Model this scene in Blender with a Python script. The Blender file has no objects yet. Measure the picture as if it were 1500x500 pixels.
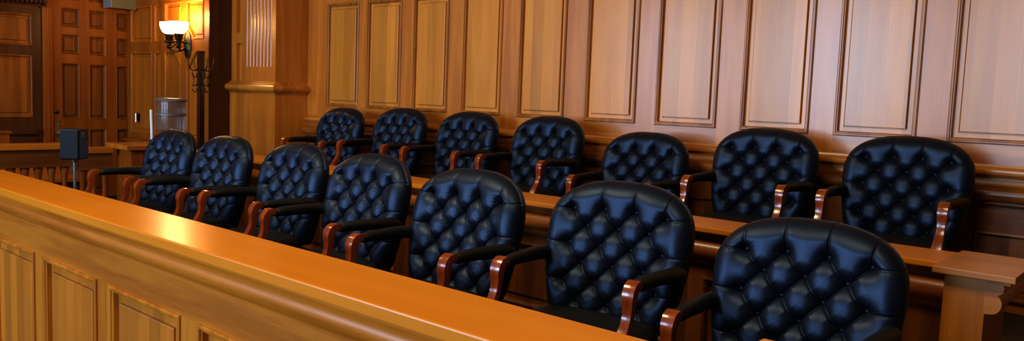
import bpy, bmesh, math, random
import numpy as np
from mathutils import Matrix, Vector
random.seed(4)
scn = bpy.context.scene
COL = scn.collection
H = 1.8                      # camera height above the courtroom floor
B0 = 0.3                     # height of the raised floor at the far end
def Z(z): return z + H

# ------------------------------------------------------------------ materials
def new_mat(name):
    m = bpy.data.materials.new(name); m.use_nodes = True
    nt = m.node_tree
    return m, nt, nt.nodes['Principled BSDF']

def wood(name, light, dark, axis='Z', strip=None, strip_axis='X', rough=0.34, coat=0.15, tint=0.35, fine=1.0, bump=0.05, seed=0.0):
    m, nt, b = new_mat(name)
    N, L = nt.nodes, nt.links
    tc = N.new('ShaderNodeTexCoord')
    mp = N.new('ShaderNodeMapping')
    s = {'X': (0.7, 9, 9), 'Y': (9, 0.7, 9), 'Z': (9, 9, 0.7)}[axis]
    mp.inputs['Scale'].default_value = s
    mp.inputs['Location'].default_value = (seed, seed*1.7, seed*0.6)
    L.new(tc.outputs['Object'], mp.inputs['Vector'])
    vec = mp.outputs[0]
    sep = None
    if strip:
        sep = N.new('ShaderNodeSeparateXYZ'); L.new(tc.outputs['Object'], sep.inputs[0])
        mul = N.new('ShaderNodeMath'); mul.operation = 'MULTIPLY'; mul.inputs[1].default_value = 1.0/strip
        L.new(sep.outputs[strip_axis], mul.inputs[0])
        fl = N.new('ShaderNodeMath'); fl.operation = 'FLOOR'; L.new(mul.outputs[0], fl.inputs[0])
        wn = N.new('ShaderNodeTexWhiteNoise'); wn.noise_dimensions = '1D'; L.new(fl.outputs[0], wn.inputs['W'])
        ad = N.new('ShaderNodeVectorMath'); ad.operation = 'MULTIPLY_ADD'
        ad.inputs[1].default_value = (7, 7, 7)
        L.new(wn.outputs['Color'], ad.inputs[0]); L.new(mp.outputs[0], ad.inputs[2])
        vec = ad.outputs[0]
    # broad figure
    n1 = N.new('ShaderNodeTexNoise'); n1.inputs['Scale'].default_value = 0.55; n1.inputs['Detail'].default_value = 3
    L.new(vec, n1.inputs['Vector'])
    wv = N.new('ShaderNodeMath'); wv.operation = 'MULTIPLY'; wv.inputs[1].default_value = 26
    L.new(n1.outputs['Fac'], wv.inputs[0])
    sn = N.new('ShaderNodeMath'); sn.operation = 'SINE'; L.new(wv.outputs[0], sn.inputs[0])
    # pores
    mp2 = N.new('ShaderNodeMapping')
    s2 = {'X': (6, 160, 160), 'Y': (160, 6, 160), 'Z': (160, 160, 6)}[axis]
    mp2.inputs['Scale'].default_value = s2; L.new(tc.outputs['Object'], mp2.inputs['Vector'])
    n2 = N.new('ShaderNodeTexNoise'); n2.inputs['Scale'].default_value = 1.0; n2.inputs['Detail'].default_value = 2
    L.new(mp2.outputs[0], n2.inputs['Vector'])
    a = N.new('ShaderNodeMath'); a.operation = 'MULTIPLY_ADD'; a.inputs[1].default_value = 0.16*fine; a.inputs[2].default_value = 0.5
    L.new(sn.outputs[0], a.inputs[0])
    c = N.new('ShaderNodeMath'); c.operation = 'MULTIPLY_ADD'; c.inputs[1].default_value = 0.5*fine; L.new(n2.outputs['Fac'], c.inputs[0])
    L.new(a.outputs[0], c.inputs[2])
    d = N.new('ShaderNodeMath'); d.operation = 'SUBTRACT'; d.inputs[1].default_value = 0.25*fine; L.new(c.outputs[0], d.inputs[0])
    rp = N.new('ShaderNodeValToRGB')
    rp.color_ramp.elements[0].position = 0.2; rp.color_ramp.elements[0].color = (*dark, 1)
    rp.color_ramp.elements[1].position = 0.75; rp.color_ramp.elements[1].color = (*light, 1)
    L.new(d.outputs[0], rp.inputs[0])
    hs = N.new('ShaderNodeHueSaturation'); L.new(rp.outputs[0], hs.inputs['Color'])
    n3 = N.new('ShaderNodeTexNoise'); n3.inputs['Scale'].default_value = 1.3; L.new(tc.outputs['Object'], n3.inputs['Vector'])
    v = N.new('ShaderNodeMapRange'); v.inputs['From Min'].default_value = 0.3; v.inputs['From Max'].default_value = 0.7
    v.inputs['To Min'].default_value = 1-tint*0.35; v.inputs['To Max'].default_value = 1+tint*0.35
    L.new(n3.outputs['Fac'], v.inputs['Value'])
    if strip:
        v2 = N.new('ShaderNodeMapRange'); v2.inputs['To Min'].default_value = 1-tint; v2.inputs['To Max'].default_value = 1+tint
        L.new(wn.outputs['Value'], v2.inputs['Value'])
        mm = N.new('ShaderNodeMath'); mm.operation = 'MULTIPLY'; L.new(v.outputs[0], mm.inputs[0]); L.new(v2.outputs[0], mm.inputs[1])
        L.new(mm.outputs[0], hs.inputs['Value'])
    else:
        L.new(v.outputs[0], hs.inputs['Value'])
    L.new(hs.outputs[0], b.inputs['Base Color'])
    b.inputs['Roughness'].default_value = rough
    b.inputs['Coat Weight'].default_value = coat
    b.inputs['Coat Roughness'].default_value = 0.22
    bp = N.new('ShaderNodeBump'); bp.inputs['Strength'].default_value = bump; bp.inputs['Distance'].default_value = 0.004
    L.new(c.outputs[0], bp.inputs['Height']); L.new(bp.outputs[0], b.inputs['Normal'])
    return m

def plain(name, col, rough=0.5, metal=0.0, noise=0.15, scale=30, coat=0.0, bump=0.0, trans=0.0, emis=0, ecol=None, alpha=1):
    m, nt, b = new_mat(name); N, L = nt.nodes, nt.links
    tc = N.new('ShaderNodeTexCoord')
    n = N.new('ShaderNodeTexNoise'); n.inputs['Scale'].default_value = scale; n.inputs['Detail'].default_value = 3
    L.new(tc.outputs['Object'], n.inputs['Vector'])
    v = N.new('ShaderNodeMapRange'); v.inputs['To Min'].default_value = 1-noise; v.inputs['To Max'].default_value = 1+noise
    L.new(n.outputs['Fac'], v.inputs['Value'])
    hs = N.new('ShaderNodeHueSaturation'); hs.inputs['Color'].default_value = (*col, 1); L.new(v.outputs[0], hs.inputs['Value'])
    L.new(hs.outputs[0], b.inputs['Base Color'])
    b.inputs['Roughness'].default_value = rough; b.inputs['Metallic'].default_value = metal
    b.inputs['Coat Weight'].default_value = coat
    b.inputs['Transmission Weight'].default_value = trans
    b.inputs['Alpha'].default_value = alpha
    if emis:
        b.inputs['Emission Color'].default_value = (*(ecol or col), 1); b.inputs['Emission Strength'].default_value = emis
    if bump:
        bp = N.new('ShaderNodeBump'); bp.inputs['Strength'].default_value = bump; bp.inputs['Distance'].default_value = 0.002
        L.new(n.outputs['Fac'], bp.inputs['Height']); L.new(bp.outputs[0], b.inputs['Normal'])
    return m

OAK_L, OAK_D = (0.60, 0.205, 0.022), (0.43, 0.120, 0.009)
DK_L, DK_D = (0.34, 0.095, 0.006), (0.21, 0.048, 0.003)
M = {}
M['wall_frame'] = wood('wall frame oak', OAK_L, OAK_D, 'Z', tint=0.22, rough=0.38, coat=0.7)
M['wall_rail'] = wood('wall rail oak', (0.60, 0.22, 0.028), (0.38, 0.11, 0.010), 'X', tint=0.22, rough=0.36, seed=3, fine=1.5, coat=0.7)
M['wall_panel'] = wood('wall panel oak', (0.66, 0.255, 0.030), (0.53, 0.178, 0.014), 'Z', strip=0.118, strip_axis='X', fine=0.8, tint=0.17, rough=0.38, coat=0.6)
M['mould'] = wood('oak moulding', (0.45, 0.155, 0.022), (0.22, 0.06, 0.008), 'Z', tint=0.1, rough=0.3)
M['shaded_rail'] = wood('shaded oak boards', (0.32, 0.10, 0.012), (0.15, 0.038, 0.004), 'X', tint=0.25, rough=0.32, seed=5)  # oak darkened in colour for the shade below chair level
M['divider'] = wood('shaded divider oak', (0.15, 0.045, 0.005), (0.07, 0.018, 0.002), 'Z', strip=0.1, tint=0.25, rough=0.4, coat=0.1)  # near-black colour carries the shade under the ledge, between the chairs
M['shaded_panel'] = wood('shaded oak panels', (0.27, 0.085, 0.012), (0.13, 0.033, 0.004), 'Z', strip=0.1, tint=0.3, rough=0.34)  # same low zone: shade put into the panel colour
M['rail_cap'] = wood('honey oak rail top', (0.72, 0.245, 0.009), (0.60, 0.18, 0.005), 'X', tint=0.12, rough=0.33, coat=0.35, fine=0.5, bump=0.03)
M['rail_face'] = wood('honey oak boards', (0.54, 0.180, 0.012), (0.36, 0.100, 0.005), 'X', fine=1.2, tint=0.12, rough=0.36, seed=2)
M['rail_stile'] = wood('honey oak stiles', (0.54, 0.190, 0.013), (0.37, 0.110, 0.006), 'Z', fine=1.4, tint=0.15, rough=0.36, seed=8)
M['rail_panel'] = wood('honey oak panels', (0.52, 0.180, 0.014), (0.38, 0.115, 0.006), 'Z', strip=0.105, fine=0.7, tint=0.2, rough=0.38)
M['far_frame'] = wood('reddish oak frames', DK_L, DK_D, 'Z', tint=0.22, rough=0.5, coat=0.0, fine=0.8)
M['far_panel'] = wood('reddish oak panels', (0.30, 0.095, 0.010), (0.18, 0.05, 0.005), 'Z', strip=0.09, strip_axis='Y', tint=0.25, rough=0.5, coat=0.0)
M['far_panelx'] = wood('amber oak panels', (0.38, 0.115, 0.008), (0.27, 0.070, 0.004), 'Z', strip=0.09, strip_axis='X', tint=0.2, rough=0.5, coat=0.0, fine=0.7)
M['shadow_wood'] = wood('shadowed brown wood', (0.10, 0.03, 0.006), (0.05, 0.014, 0.003), 'Z', tint=0.2, rough=0.45, coat=0.1)  # dark colour stands in for shade on the side return and far end
M['cap_red'] = wood('worn post cap wood', (0.56, 0.215, 0.028), (0.38, 0.125, 0.012), 'X', tint=0.15, rough=0.34, coat=0.4)
M['mahogany'] = wood('glossy red mahogany', (0.33, 0.070, 0.012), (0.20, 0.034, 0.006), 'Z', tint=0.15, rough=0.16, coat=1.0, bump=0.01)
M['leather'] = plain('black leather', (0.006, 0.007, 0.011), rough=0.43, noise=0.25, scale=14, coat=0.0, bump=0.0)
def leather_grain_sheen(m):
    nt = m.node_tree; N, L = nt.nodes, nt.links; b = N['Principled BSDF']
    tc = N.new('ShaderNodeTexCoord'); v = N.new('ShaderNodeTexVoronoi'); v.inputs['Scale'].default_value = 420
    L.new(tc.outputs['Object'], v.inputs['Vector'])
    n = N.new('ShaderNodeTexNoise'); n.inputs['Scale'].default_value = 45; n.inputs['Detail'].default_value = 4; L.new(tc.outputs['Object'], n.inputs['Vector'])
    a = N.new('ShaderNodeMath'); a.operation = 'MULTIPLY_ADD'; a.inputs[1].default_value = 2.0
    L.new(n.outputs['Fac'], a.inputs[0]); L.new(v.outputs['Distance'], a.inputs[2])
    bp = N.new('ShaderNodeBump'); bp.inputs['Strength'].default_value = 0.14; bp.inputs['Distance'].default_value = 0.0012
    L.new(a.outputs[0], bp.inputs['Height']); L.new(bp.outputs[0], b.inputs['Normal'])
    b.inputs['Specular IOR Level'].default_value = 0.55; b.inputs['Specular Tint'].default_value = (0.40, 0.60, 1.0, 1)  # blue specular tint stands in for blue daylight reflected in the leather
leather_grain_sheen(M['leather'])
M['seat_leather'] = plain('matte black leather', (0.005, 0.005, 0.006), rough=0.55, noise=0.2, scale=20, bump=0.1)
M['iron'] = plain('black painted metal', (0.01, 0.01, 0.011), rough=0.4, metal=0.6)
M['brass'] = plain('aged brass', (0.40, 0.28, 0.10), rough=0.4, metal=0.8, noise=0.4, scale=60, bump=0.3)
M['bronze'] = plain('dark antique bronze', (0.10, 0.075, 0.035), rough=0.38, metal=1.0, noise=0.5, scale=70, bump=0.6)
M['speaker'] = plain('black speaker cloth', (0.006, 0.010, 0.017), rough=0.8, noise=0.4, scale=300, bump=0.4)
M['cabinet'] = plain('black speaker cabinet', (0.006, 0.006, 0.008), rough=0.35)
for k in ('far_frame', 'far_panel', 'far_panelx', 'shadow_wood'): M[k].node_tree.nodes['Principled BSDF'].inputs['Specular IOR Level'].default_value = 0.25
M['rack'] = wood('dark coat rack wood', (0.045, 0.012, 0.004), (0.02, 0.006, 0.002), 'Z', rough=0.2, coat=0.8)
M['label'] = plain('grey printed label', (0.20, 0.19, 0.16), rough=0.6)
M['steel'] = plain('dull steel tube', (0.32, 0.32, 0.34), rough=0.4, metal=0.7)
M['chrome'] = plain('bright steel', (0.8, 0.8, 0.8), rough=0.2, metal=1.0)
M['white_plastic'] = plain('white plastic', (0.75, 0.76, 0.78), rough=0.4)
M['bottle'] = plain('smoky clear plastic', (0.25, 0.19, 0.16), rough=0.15, noise=0.1, trans=0.6, alpha=0.66)
M['bottle_rib'] = plain('smoky plastic rim', (0.20, 0.18, 0.18), rough=0.25, noise=0.1, trans=0.3, alpha=0.85)
M['shade'] = plain('glowing opal glass', (1, 0.93, 0.78), rough=0.3, noise=0.02, emis=9, ecol=(1.0, 0.86, 0.58))
M['sign'] = plain('olive grey metal box', (0.13, 0.115, 0.06), rough=0.5)
M['carpet'] = plain('dark brown carpet', (0.05, 0.028, 0.015), rough=0.95, noise=0.4, scale=200, bump=0.5)
M['floor'] = wood('floor boards', (0.16, 0.06, 0.015), (0.09, 0.03, 0.008), 'X', tint=0.2, rough=0.4)
M['plaster'] = plain('warm plaster', (0.22, 0.12, 0.06), rough=0.9, noise=0.05, scale=5)

# ------------------------------------------------------------------ mesh helpers
def finish(name, bm, mat, parent=None, smooth=False, recalc=True):
    if recalc: bmesh.ops.recalc_face_normals(bm, faces=bm.faces[:])
    me = bpy.data.meshes.new(name); bm.to_mesh(me); bm.free()
    if smooth:
        for p in me.polygons: p.use_smooth = True
        if smooth != 'all':
            try: me.set_sharp_from_angle(angle=math.radians(38))
            except Exception: pass
    me.materials.append(mat)
    o = bpy.data.objects.new(name, me); COL.objects.link(o)
    if parent: o.parent = parent
    return o
def tag(o, label=None, cat=None, group=None, kind=None):
    if label: o['label'] = label
    if cat: o['category'] = cat
    if group: o['group'] = group
    if kind: o['kind'] = kind
    return o
def thing(name, label, cat, loc=(0, 0, 0), rz=0, group=None):
    o = bpy.data.objects.new(name, None); COL.objects.link(o); o.empty_display_size = 0.1
    o.location = loc; o.rotation_euler = (0, 0, rz)
    return tag(o, label, cat, group)
def shift(parent, *objs):
    """things are modelled in world space, then hung on an empty at their base"""
    inv = Matrix.Translation(parent.location).inverted()
    for o in objs:
        o.parent = parent
        o.data.transform(inv)

class Frame:
    """u right, v up, w outwards"""
    def __init__(s, o, u, v, w): s.o, s.u, s.v, s.w = map(Vector, (o, u, v, w))
    def __call__(s, u, v, w): return s.o + s.u*u + s.v*v + s.w*w
def FY(y): return Frame((0, y, H), (1, 0, 0), (0, 0, 1), (0, -1, 0))       # faces the courtroom
def FX(x): return Frame((x, 0, H), (0, 1, 0), (0, 0, 1), (1, 0, 0))        # faces +X

def box(bm, fr, u0, u1, v0, v1, w0, w1, bev=0.0):
    vs = [bm.verts.new(fr(u, v, w)) for u in (u0, u1) for v in (v0, v1) for w in (w0, w1)]
    q = [(0,1,3,2), (4,6,7,5), (0,4,5,1), (2,3,7,6), (0,2,6,4), (1,5,7,3)]
    fs = [bm.faces.new([vs[i] for i in f]) for f in q]
    if bev:
        es = list({e for f in fs for e in f.edges})
        bmesh.ops.bevel(bm, geom=es, offset=bev, segments=2, affect='EDGES', profile=0.6)
def extrude_profile(bm, fr, prof, u0, u1):
    """prof: list of (w, v) closed loop"""
    a = [bm.verts.new(fr(u0, v, w)) for w, v in prof]; b = [bm.verts.new(fr(u1, v, w)) for w, v in prof]
    n = len(prof)
    for i in range(n):
        j = (i+1) % n; bm.faces.new((a[i], a[j], b[j], b[i]))
    bm.faces.new(a); bm.faces.new(b[::-1])
def ring_panel(bm, fr, u0, u1, v0, v1, prof, cap=True, ch=None):
    """concentric rectangular loops: prof = [(inset, w)]; ch = dict corner->chamfer"""
    loops = []
    for d, w in prof:
        a0, a1, b0, b1 = u0+d, u1-d, v0+d, v1-d
        pts = []
        for k, (x, y, sx, sy) in enumerate(((a0, b0, 1, 1), (a1, b0, -1, 1), (a1, b1, -1, -1), (a0, b1, 1, -1))):
            c = (ch or {}).get(k, 0)
            if c:
                c = c - 0.586*d
                p, q = (x, y+sy*c), (x+sx*c, y)
                pts += [p, q] if k in (0, 2) else [q, p]
            else: pts.append((x, y))
        loops.append([bm.verts.new(fr(x, y, w)) for x, y in pts])
    n = len(loops[0])
    for A, B in zip(loops, loops[1:]):
        for i in range(n):
            j = (i+1) % n; bm.faces.new((A[i], A[j], B[j], B[i]))
    if cap: bm.faces.new(loops[-1])
def lathe(bm, c, prof, seg=24, axis='Z'):
    loops = []
    for r, z in prof:
        L = []
        for i in range(seg):
            a = 2*math.pi*i/seg
            if axis == 'Z': p = (c[0]+r*math.cos(a), c[1]+r*math.sin(a), c[2]+z)
            elif axis == 'Y': p = (c[0]+r*math.cos(a), c[1]+z, c[2]+r*math.sin(a))
            else: p = (c[0]+z, c[1]+r*math.cos(a), c[2]+r*math.sin(a))
            L.append(bm.verts.new(p))
        loops.append(L)
    for A, B in zip(loops, loops[1:]):
        for i in range(seg):
            j = (i+1) % seg; bm.faces.new((A[i], A[j], B[j], B[i]))
    bm.faces.new(loops[0][::-1]); bm.faces.new(loops[-1])
def tube(bm, pts, rads, seg=12, flat=(1, 1), up=(1, 0, 0), cap=True, square=False):
    """sweep an oval (or rounded square) section along pts; 'up' is the fixed side direction"""
    pts = [Vector(p) for p in pts]; n = len(pts); up = Vector(up).normalized(); loops = []
    if not isinstance(rads, (list, tuple)): rads = [rads]*n
    for i, p in enumerate(pts):
        t = (pts[min(i+1, n-1)] - pts[max(i-1, 0)]).normalized()
        s = (up - t*up.dot(t))
        s = s.normalized() if s.length > 1e-4 else t.orthogonal().normalized()
        k = t.cross(s)
        r = rads[i]; ra, rb = (r if isinstance(r, tuple) else (r*flat[0], r*flat[1]))
        L = []
        for j in range(seg):
            a = 2*math.pi*(j+0.5)/seg
            ca, sa = math.cos(a), math.sin(a)
            if square:
                f = 1/max(abs(ca), abs(sa)); f = f*0.82+0.18
                ca, sa = ca*f, sa*f
            L.append(bm.verts.new(p + s*(ra*ca) + k*(rb*sa)))
        loops.append(L)
    for A, B in zip(loops, loops[1:]):
        for i in range(seg):
            j = (i+1) % seg; bm.faces.new((A[i], A[j], B[j], B[i]))
    if cap: bm.faces.new(loops[0][::-1]); bm.faces.new(loops[-1])
def spline(pts, n=8):
    P = [Vector(p) for p in pts]; out = []
    for i in range(len(P)-1):
        p0 = P[i-1] if i else P[0]*2-P[1]; p1, p2 = P[i], P[i+1]
        p3 = P[i+2] if i+2 < len(P) else P[-1]*2-P[-2]
        for k in range(n):
            t = k/n
            out.append(0.5*((2*p1)+(p2-p0)*t+(2*p0-5*p1+4*p2-p3)*t*t+(3*p1-p0-3*p2+p3)*t**3))
    out.append(P[-1]); return out
def convex(w, v, rw, rv, n=8, a0=90, a1=-90):
    """arc points for a torus profile centred (w,v)"""
    return [(w+rw*math.cos(math.radians(a0+(a1-a0)*i/n)), v+rv*math.sin(math.radians(a0+(a1-a0)*i/n))) for i in range(n+1)]

# ------------------------------------------------------------------ camera
R = Matrix(((0.751, -0.089, 0.654), (0.659, 0.043, -0.751), (0.038, 0.995, 0.091)))
def cv(x, y): return Vector(((x-750)/1168, -(y-250)/1168, -1)).normalized()
Xa = -cv(-590, 92); Za = -cv(250, 13000); Za = (Za - Xa*Za.dot(Xa)).normalized(); Ya = Za.cross(Xa)
R = Matrix((Xa, Ya, Za))
cd = bpy.data.cameras.new('camera'); cam = bpy.data.objects.new('camera', cd); COL.objects.link(cam)
cd.sensor_width = 36; cd.sensor_fit = 'HORIZONTAL'; cd.lens = 36*1168/1500
cd.clip_start = 0.05; cd.clip_end = 100
cam.matrix_world = Matrix.Translation((0, 0, H)) @ R.to_4x4()
scn.camera = cam

# ------------------------------------------------------------------ room shell
T1, T2 = 0.49, 0.70
YF = -5.5                    # window wall behind the camera
XE, YW, YS, YP, XP = -10.725, 5.2, 4.574, 4.793, -7.6
def struct(name, bm, mat, parent=None, smooth=False):
    o = finish(name, bm, mat, parent, smooth)
    if not parent: o['kind'] = 'structure'
    return o
G = Frame((0, 0, 0), (1, 0, 0), (0, 1, 0), (0, 0, 1))
bm = bmesh.new(); box(bm, G, -11, 4.0, YF, 5.4, -0.08, 0); struct('floor', bm, M['carpet'])
bm = bmesh.new(); box(bm, G, -11, 4.0, YF, 5.4, 4.9, 5.0); struct('ceiling', bm, M['plaster'])
bm = bmesh.new(); box(bm, G, -6.98, 2.6, 1.57, 3.69, 0.0, T1); struct('floor_front_tier', bm, M['carpet'])
bm = bmesh.new(); box(bm, G, -11, -7.62, YF, 5.4, 0.0, B0); box(bm, G, -7.62, -6.98, 1.77, 5.2, 0.0, B0); struct('floor_far_end', bm, M['carpet'])
bm = bmesh.new(); box(bm, G, -6.98, 2.6, 3.69, 5.2, 0.0, T2); struct('floor_rear_tier', bm, M['carpet'])
# right and rear walls of the room (out of the picture)
bm = bmesh.new(); box(bm, G, 4.0, 4.1, YF, 5.4, 0, 4.9); struct('wall_right', bm, M['plaster'])
# rear wall with three tall window openings
WX = [(-10.3, -7.9), (-6.7, -4.3), (-3.1, -0.7)]
bm = bmesh.new()
xs = [-11] + [v for w in WX for v in w] + [4.0]
for i in range(0, len(xs), 2): box(bm, G, xs[i], xs[i+1], YF-0.1, YF, 0, 4.9)
for a, b in WX:
    box(bm, G, a, b, YF-0.1, YF, 0, 1.0); box(bm, G, a, b, YF-0.1, YF, 4.2, 4.9)
struct('wall_front', bm, M['plaster'])
for i, (a, b) in enumerate(WX):
    bm = bmesh.new(); fr = Frame((0, YF, 0), (1, 0, 0), (0, 0, 1), (0, 1, 0))
    ring_panel(bm, fr, a, b, 1.0, 4.2, [(0, 0), (0, 0.05), (0.08, 0.05), (0.08, -0.05)], cap=False)
    box(bm, fr, (a+b)/2-0.03, (a+b)/2+0.03, 1.0, 4.2, -0.05, 0.0); box(bm, fr, a, b, 2.6, 2.66, -0.05, 0.0)
    struct('window_%d' % (i+1), bm, M['white_plastic'])

# ---- back wall behind the jury seats
PU = [(-7.243, -6.70), (-6.56, -6.03), (-5.855, -5.37), (-5.18, -4.70), (-4.50, -4.0), (-3.79, -3.31), (-3.14, -2.64), (-2.46, -1.98), (-1.82, -1.33), (-1.165, -0.66), (-0.50, 0.0), (0.17, 0.67), (0.84, 1.34)]
VB, VT = -0.158, 0.925
bm = bmesh.new(); fr = FY(YW)
box(bm, fr, XP-0.2, 4.0, -1.5, 3.1, -0.12, -0.032)
us = [XP] + [v for p in PU for v in p] + [4.0]
for i in range(0, len(us), 2): box(bm, fr, us[i], us[i+1], -0.30, 3.1, -0.03, 0)
wall = struct('wall_back', bm, M['wall_frame'])
bm = bmesh.new()
for a, b in PU:
    box(bm, fr, a, b, -0.30, VB, -0.03, 0.0); box(bm, fr, a, b, VT, VT+0.17, -0.03, 0.0); box(bm, fr, a, b, 2.5, 3.1, -0.03, 0)
struct('cross_rails', bm, M['wall_rail'], wall)
BEAD = [(0, -0.001), (0.0, 0.008), (0.006, 0.013), (0.014, 0.013), (0.018, 0.006), (0.022, 0.006), (0.027, 0.001), (0.030, -0.018)]
FIELD = [(0.030, -0.018), (0.056, -0.018), (0.0575, -0.030), (0.0615, -0.030), (0.063, -0.004), (0.066, -0.002)]
for a, b in PU:
    for (v0, v1) in ((VB, VT), (VT+0.17, 2.5)):
        bm = bmesh.new(); ring_panel(bm, fr, a, b, v0, v1, BEAD, cap=False); f = struct('panel_moulding', bm, M['mould'], wall)
        bm = bmesh.new(); ring_panel(bm, fr, a, b, v0, v1, FIELD); struct('raised_panel', bm, M['wall_panel'], wall)
# chair rail & big moulding below
bm = bmesh.new()
extrude_profile(bm, fr, [(0, -0.272), (0.004, -0.285), (0.028, -0.298), (0.036, -0.302), (0.038, -0.318), (0.034, -0.328), (0.016, -0.331), (0.012, -0.345), (0.0, -0.35)], XP, 4.0)
struct('chair_rail', bm, M['wall_rail'], wall, True)
bm = bmesh.new()
prof = [(0, -0.345), (0.006, -0.346), (0.010, -0.375), (0.022, -0.392), (0.030, -0.394)] + convex(0.030, -0.438, 0.045, 0.044, 12) + [(0.030, -0.484), (0.030, -0.494), (0.014, -0.50), (0.008, -0.51), (0, -0.51)]
extrude_profile(bm, fr, prof, XP, 4.0); struct('torus_moulding', bm, M['shaded_rail'], wall, True)
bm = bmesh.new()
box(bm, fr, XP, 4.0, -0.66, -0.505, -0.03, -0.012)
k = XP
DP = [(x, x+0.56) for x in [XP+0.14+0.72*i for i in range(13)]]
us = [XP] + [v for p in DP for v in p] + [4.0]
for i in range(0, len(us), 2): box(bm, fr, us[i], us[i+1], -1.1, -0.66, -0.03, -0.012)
struct('lower_boards', bm, M['shaded_rail'], wall)
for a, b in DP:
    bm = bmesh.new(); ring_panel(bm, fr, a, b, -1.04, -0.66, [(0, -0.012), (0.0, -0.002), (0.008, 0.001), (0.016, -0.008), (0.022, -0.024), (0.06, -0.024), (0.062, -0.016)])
    struct('lower_panel', bm, M['shaded_panel'], wall)

# ---- fluted pilaster at the left end of the back wall
bm = bmesh.new()
fr = FY(YP)
BX0 = -8.60
fl0, fl1, nfl = -8.215, -7.665, 8
box(bm, fr, BX0, XP, -1.5, -0.055, -0.405, 0.0)                       # plain die below the moulding
box(bm, fr, BX0, -8.43, 0.07, 3.1, -0.405, -0.02)
box(bm, fr, -8.30, -8.235, 0.07, 3.1, -0.405, -0.02)
box(bm, fr, -8.43, -8.30, 0.50, 0.62, -0.405, -0.02)
box(bm, fr, -8.43, -8.30, 0.07, 3.1, -0.405, -0.06)
box(bm, fr, -8.235, XP, 0.07, 3.1, -0.405, -0.03)
# fluted face as one profile (concave flutes), above its stop
w = (fl1-fl0)/nfl
prof = [(-8.235, -0.03), (-8.235, 0)]
for i in range(nfl):
    c = fl0+w*(i+0.5); r = w*0.34
    for j in range(7):
        a = math.pi*j/6; prof.append((c-r*math.cos(a), -0.9*r*math.sin(a)))
prof += [(XP, 0), (XP, -0.03)]
def vprism(bm, fr, pts, v0, v1):
    a = [bm.verts.new(fr(u, v0, w_)) for u, w_ in pts]; b = [bm.verts.new(fr(u, v1, w_)) for u, w_ in pts]
    n = len(pts)
    for i in range(n):
        j = (i+1) % n; bm.faces.new((a[i], a[j], b[j], b[i]))
    bm.faces.new(a); bm.faces.new(b[::-1])
vprism(bm, fr, prof, 0.235, 3.1)
box(bm, fr, -8.235, XP, 0.07, 0.235, -0.03, 0.0)
pil = struct('wall_pilaster', bm, M['wall_frame'])
bm = bmesh.new()
PR = [(0, 0.075), (0.012, 0.07), (0.012, 0.055)] + convex(0.015, 0.005, 0.05, 0.045, 10, 80, -80) + [(0.012, -0.045), (0.006, -0.06), (0, -0.06)]
def wrap_profile(bm, prof, x0, x1, y, y1):
    """moulding on the -Y face, returned mitred along the +X face"""
    A = [bm.verts.new((x0, y-w_, H+v)) for w_, v in prof]
    B = [bm.verts.new((x1+w_, y-w_, H+v)) for w_, v in prof]
    C_ = [bm.verts.new((x1+w_, y1, H+v)) for w_, v in prof]
    n = len(prof)
    for P, Q in ((A, B), (B, C_)):
        for i in range(n-1): bm.faces.new((P[i], P[i+1], Q[i+1], Q[i]))
wrap_profile(bm, PR, BX0, XP, YP, YW)
struct('belt_moulding', bm, M['wall_rail'], pil, True)

# ---- sconce wall and side return
bm = bmesh.new(); fr = FY(YS)
box(bm, fr, XE-0.1, -8.55, -1.5, 3.1, -0.83, -0.03)
sw = struct('wall_side', bm, M['far_panelx'])
def grid_wall(parent, fr, u0, u1, v0, v1, panels, w, mf, mp, bead=0.02, d=0.03, ch=None):
    """boards everywhere except panel openings: columns of (a,b,[(v0,v1),..])"""
    bm = bmesh.new(); cur = u0
    for a, b, rows in panels:
        box(bm, fr, cur, a, v0, v1, w-d, w); c = v0
        for p, q in rows: box(bm, fr, a, b, c, p, w-d, w); c = q
        box(bm, fr, a, b, c, v1, w-d, w); cur = b
    box(bm, fr, cur, u1, v0, v1, w-d, w)
    struct('frame_boards', bm, mf, parent)
    for i, (a, b, rows) in enumerate(panels):
        for j, (p, q) in enumerate(rows):
            c = (ch or {}).get((i, j))
            bm = bmesh.new()
            pr = [(0, w), (0, w+0.006), (bead*0.4, w+0.008), (bead, w), (bead*1.2, w-0.026), (bead*1.2+0.025, w-0.026), (bead*1.2+0.035, w-0.012)]
            ring_panel(bm, fr, a, b, p, q, pr, ch=c)
            if c:   # board triangles filling the cut corners
                for k, cc in c.items():
                    x, y, sx, sy = ((a, p, 1, 1), (b, p, -1, 1), (b, q, -1, -1), (a, q, 1, -1))[k]
                    vv = [bm.verts.new(fr(x, y, w)), bm.verts.new(fr(x+sx*cc, y, w)), bm.verts.new(fr(x, y+sy*cc, w))]
                    bm.faces.new(vv)
            struct('raised_panel', bm, mp, parent)
grid_wall(sw, fr, XE, -9.70, -0.74, 3.1, [(-10.62, -10.03, [(-0.63, 0.40), (0.52, 0.975), (1.12, 2.6)]), (-9.95, -9.72, [(-0.63, 0.40), (0.52, 0.975), (1.12, 2.6)])], 0.0, M['far_frame'], M['far_panelx'])
CH = {(0, 0): {2: 0.16}, (1, 0): {3: 0.20}, (1, 1): {0: 0.16}}
grid_wall(sw, fr, -9.70, -8.55, -0.74, 3.1, [(-9.60, -9.19, [(-0.63, 0.40), (0.535, 0.98), (1.1, 2.6)]), (-9.06, -8.66, [(-0.63, 0.40), (0.535, 0.98), (1.1, 2.6)])], 0.035, M['far_frame'], M['far_panelx'], ch=CH)
bm = bmesh.new()
box(bm, fr, XE, -8.55, -1.5, -0.76, -0.03, 0.0)
extrude_profile(bm, fr, [(0, -0.70), (0.05, -0.715), (0.075, -0.725), (0.075, -0.745), (0.05, -0.75), (0.035, -0.80), (0, -0.82)], XE, -8.55)
struct('chair_rail', bm, M['far_frame'], sw)
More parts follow.
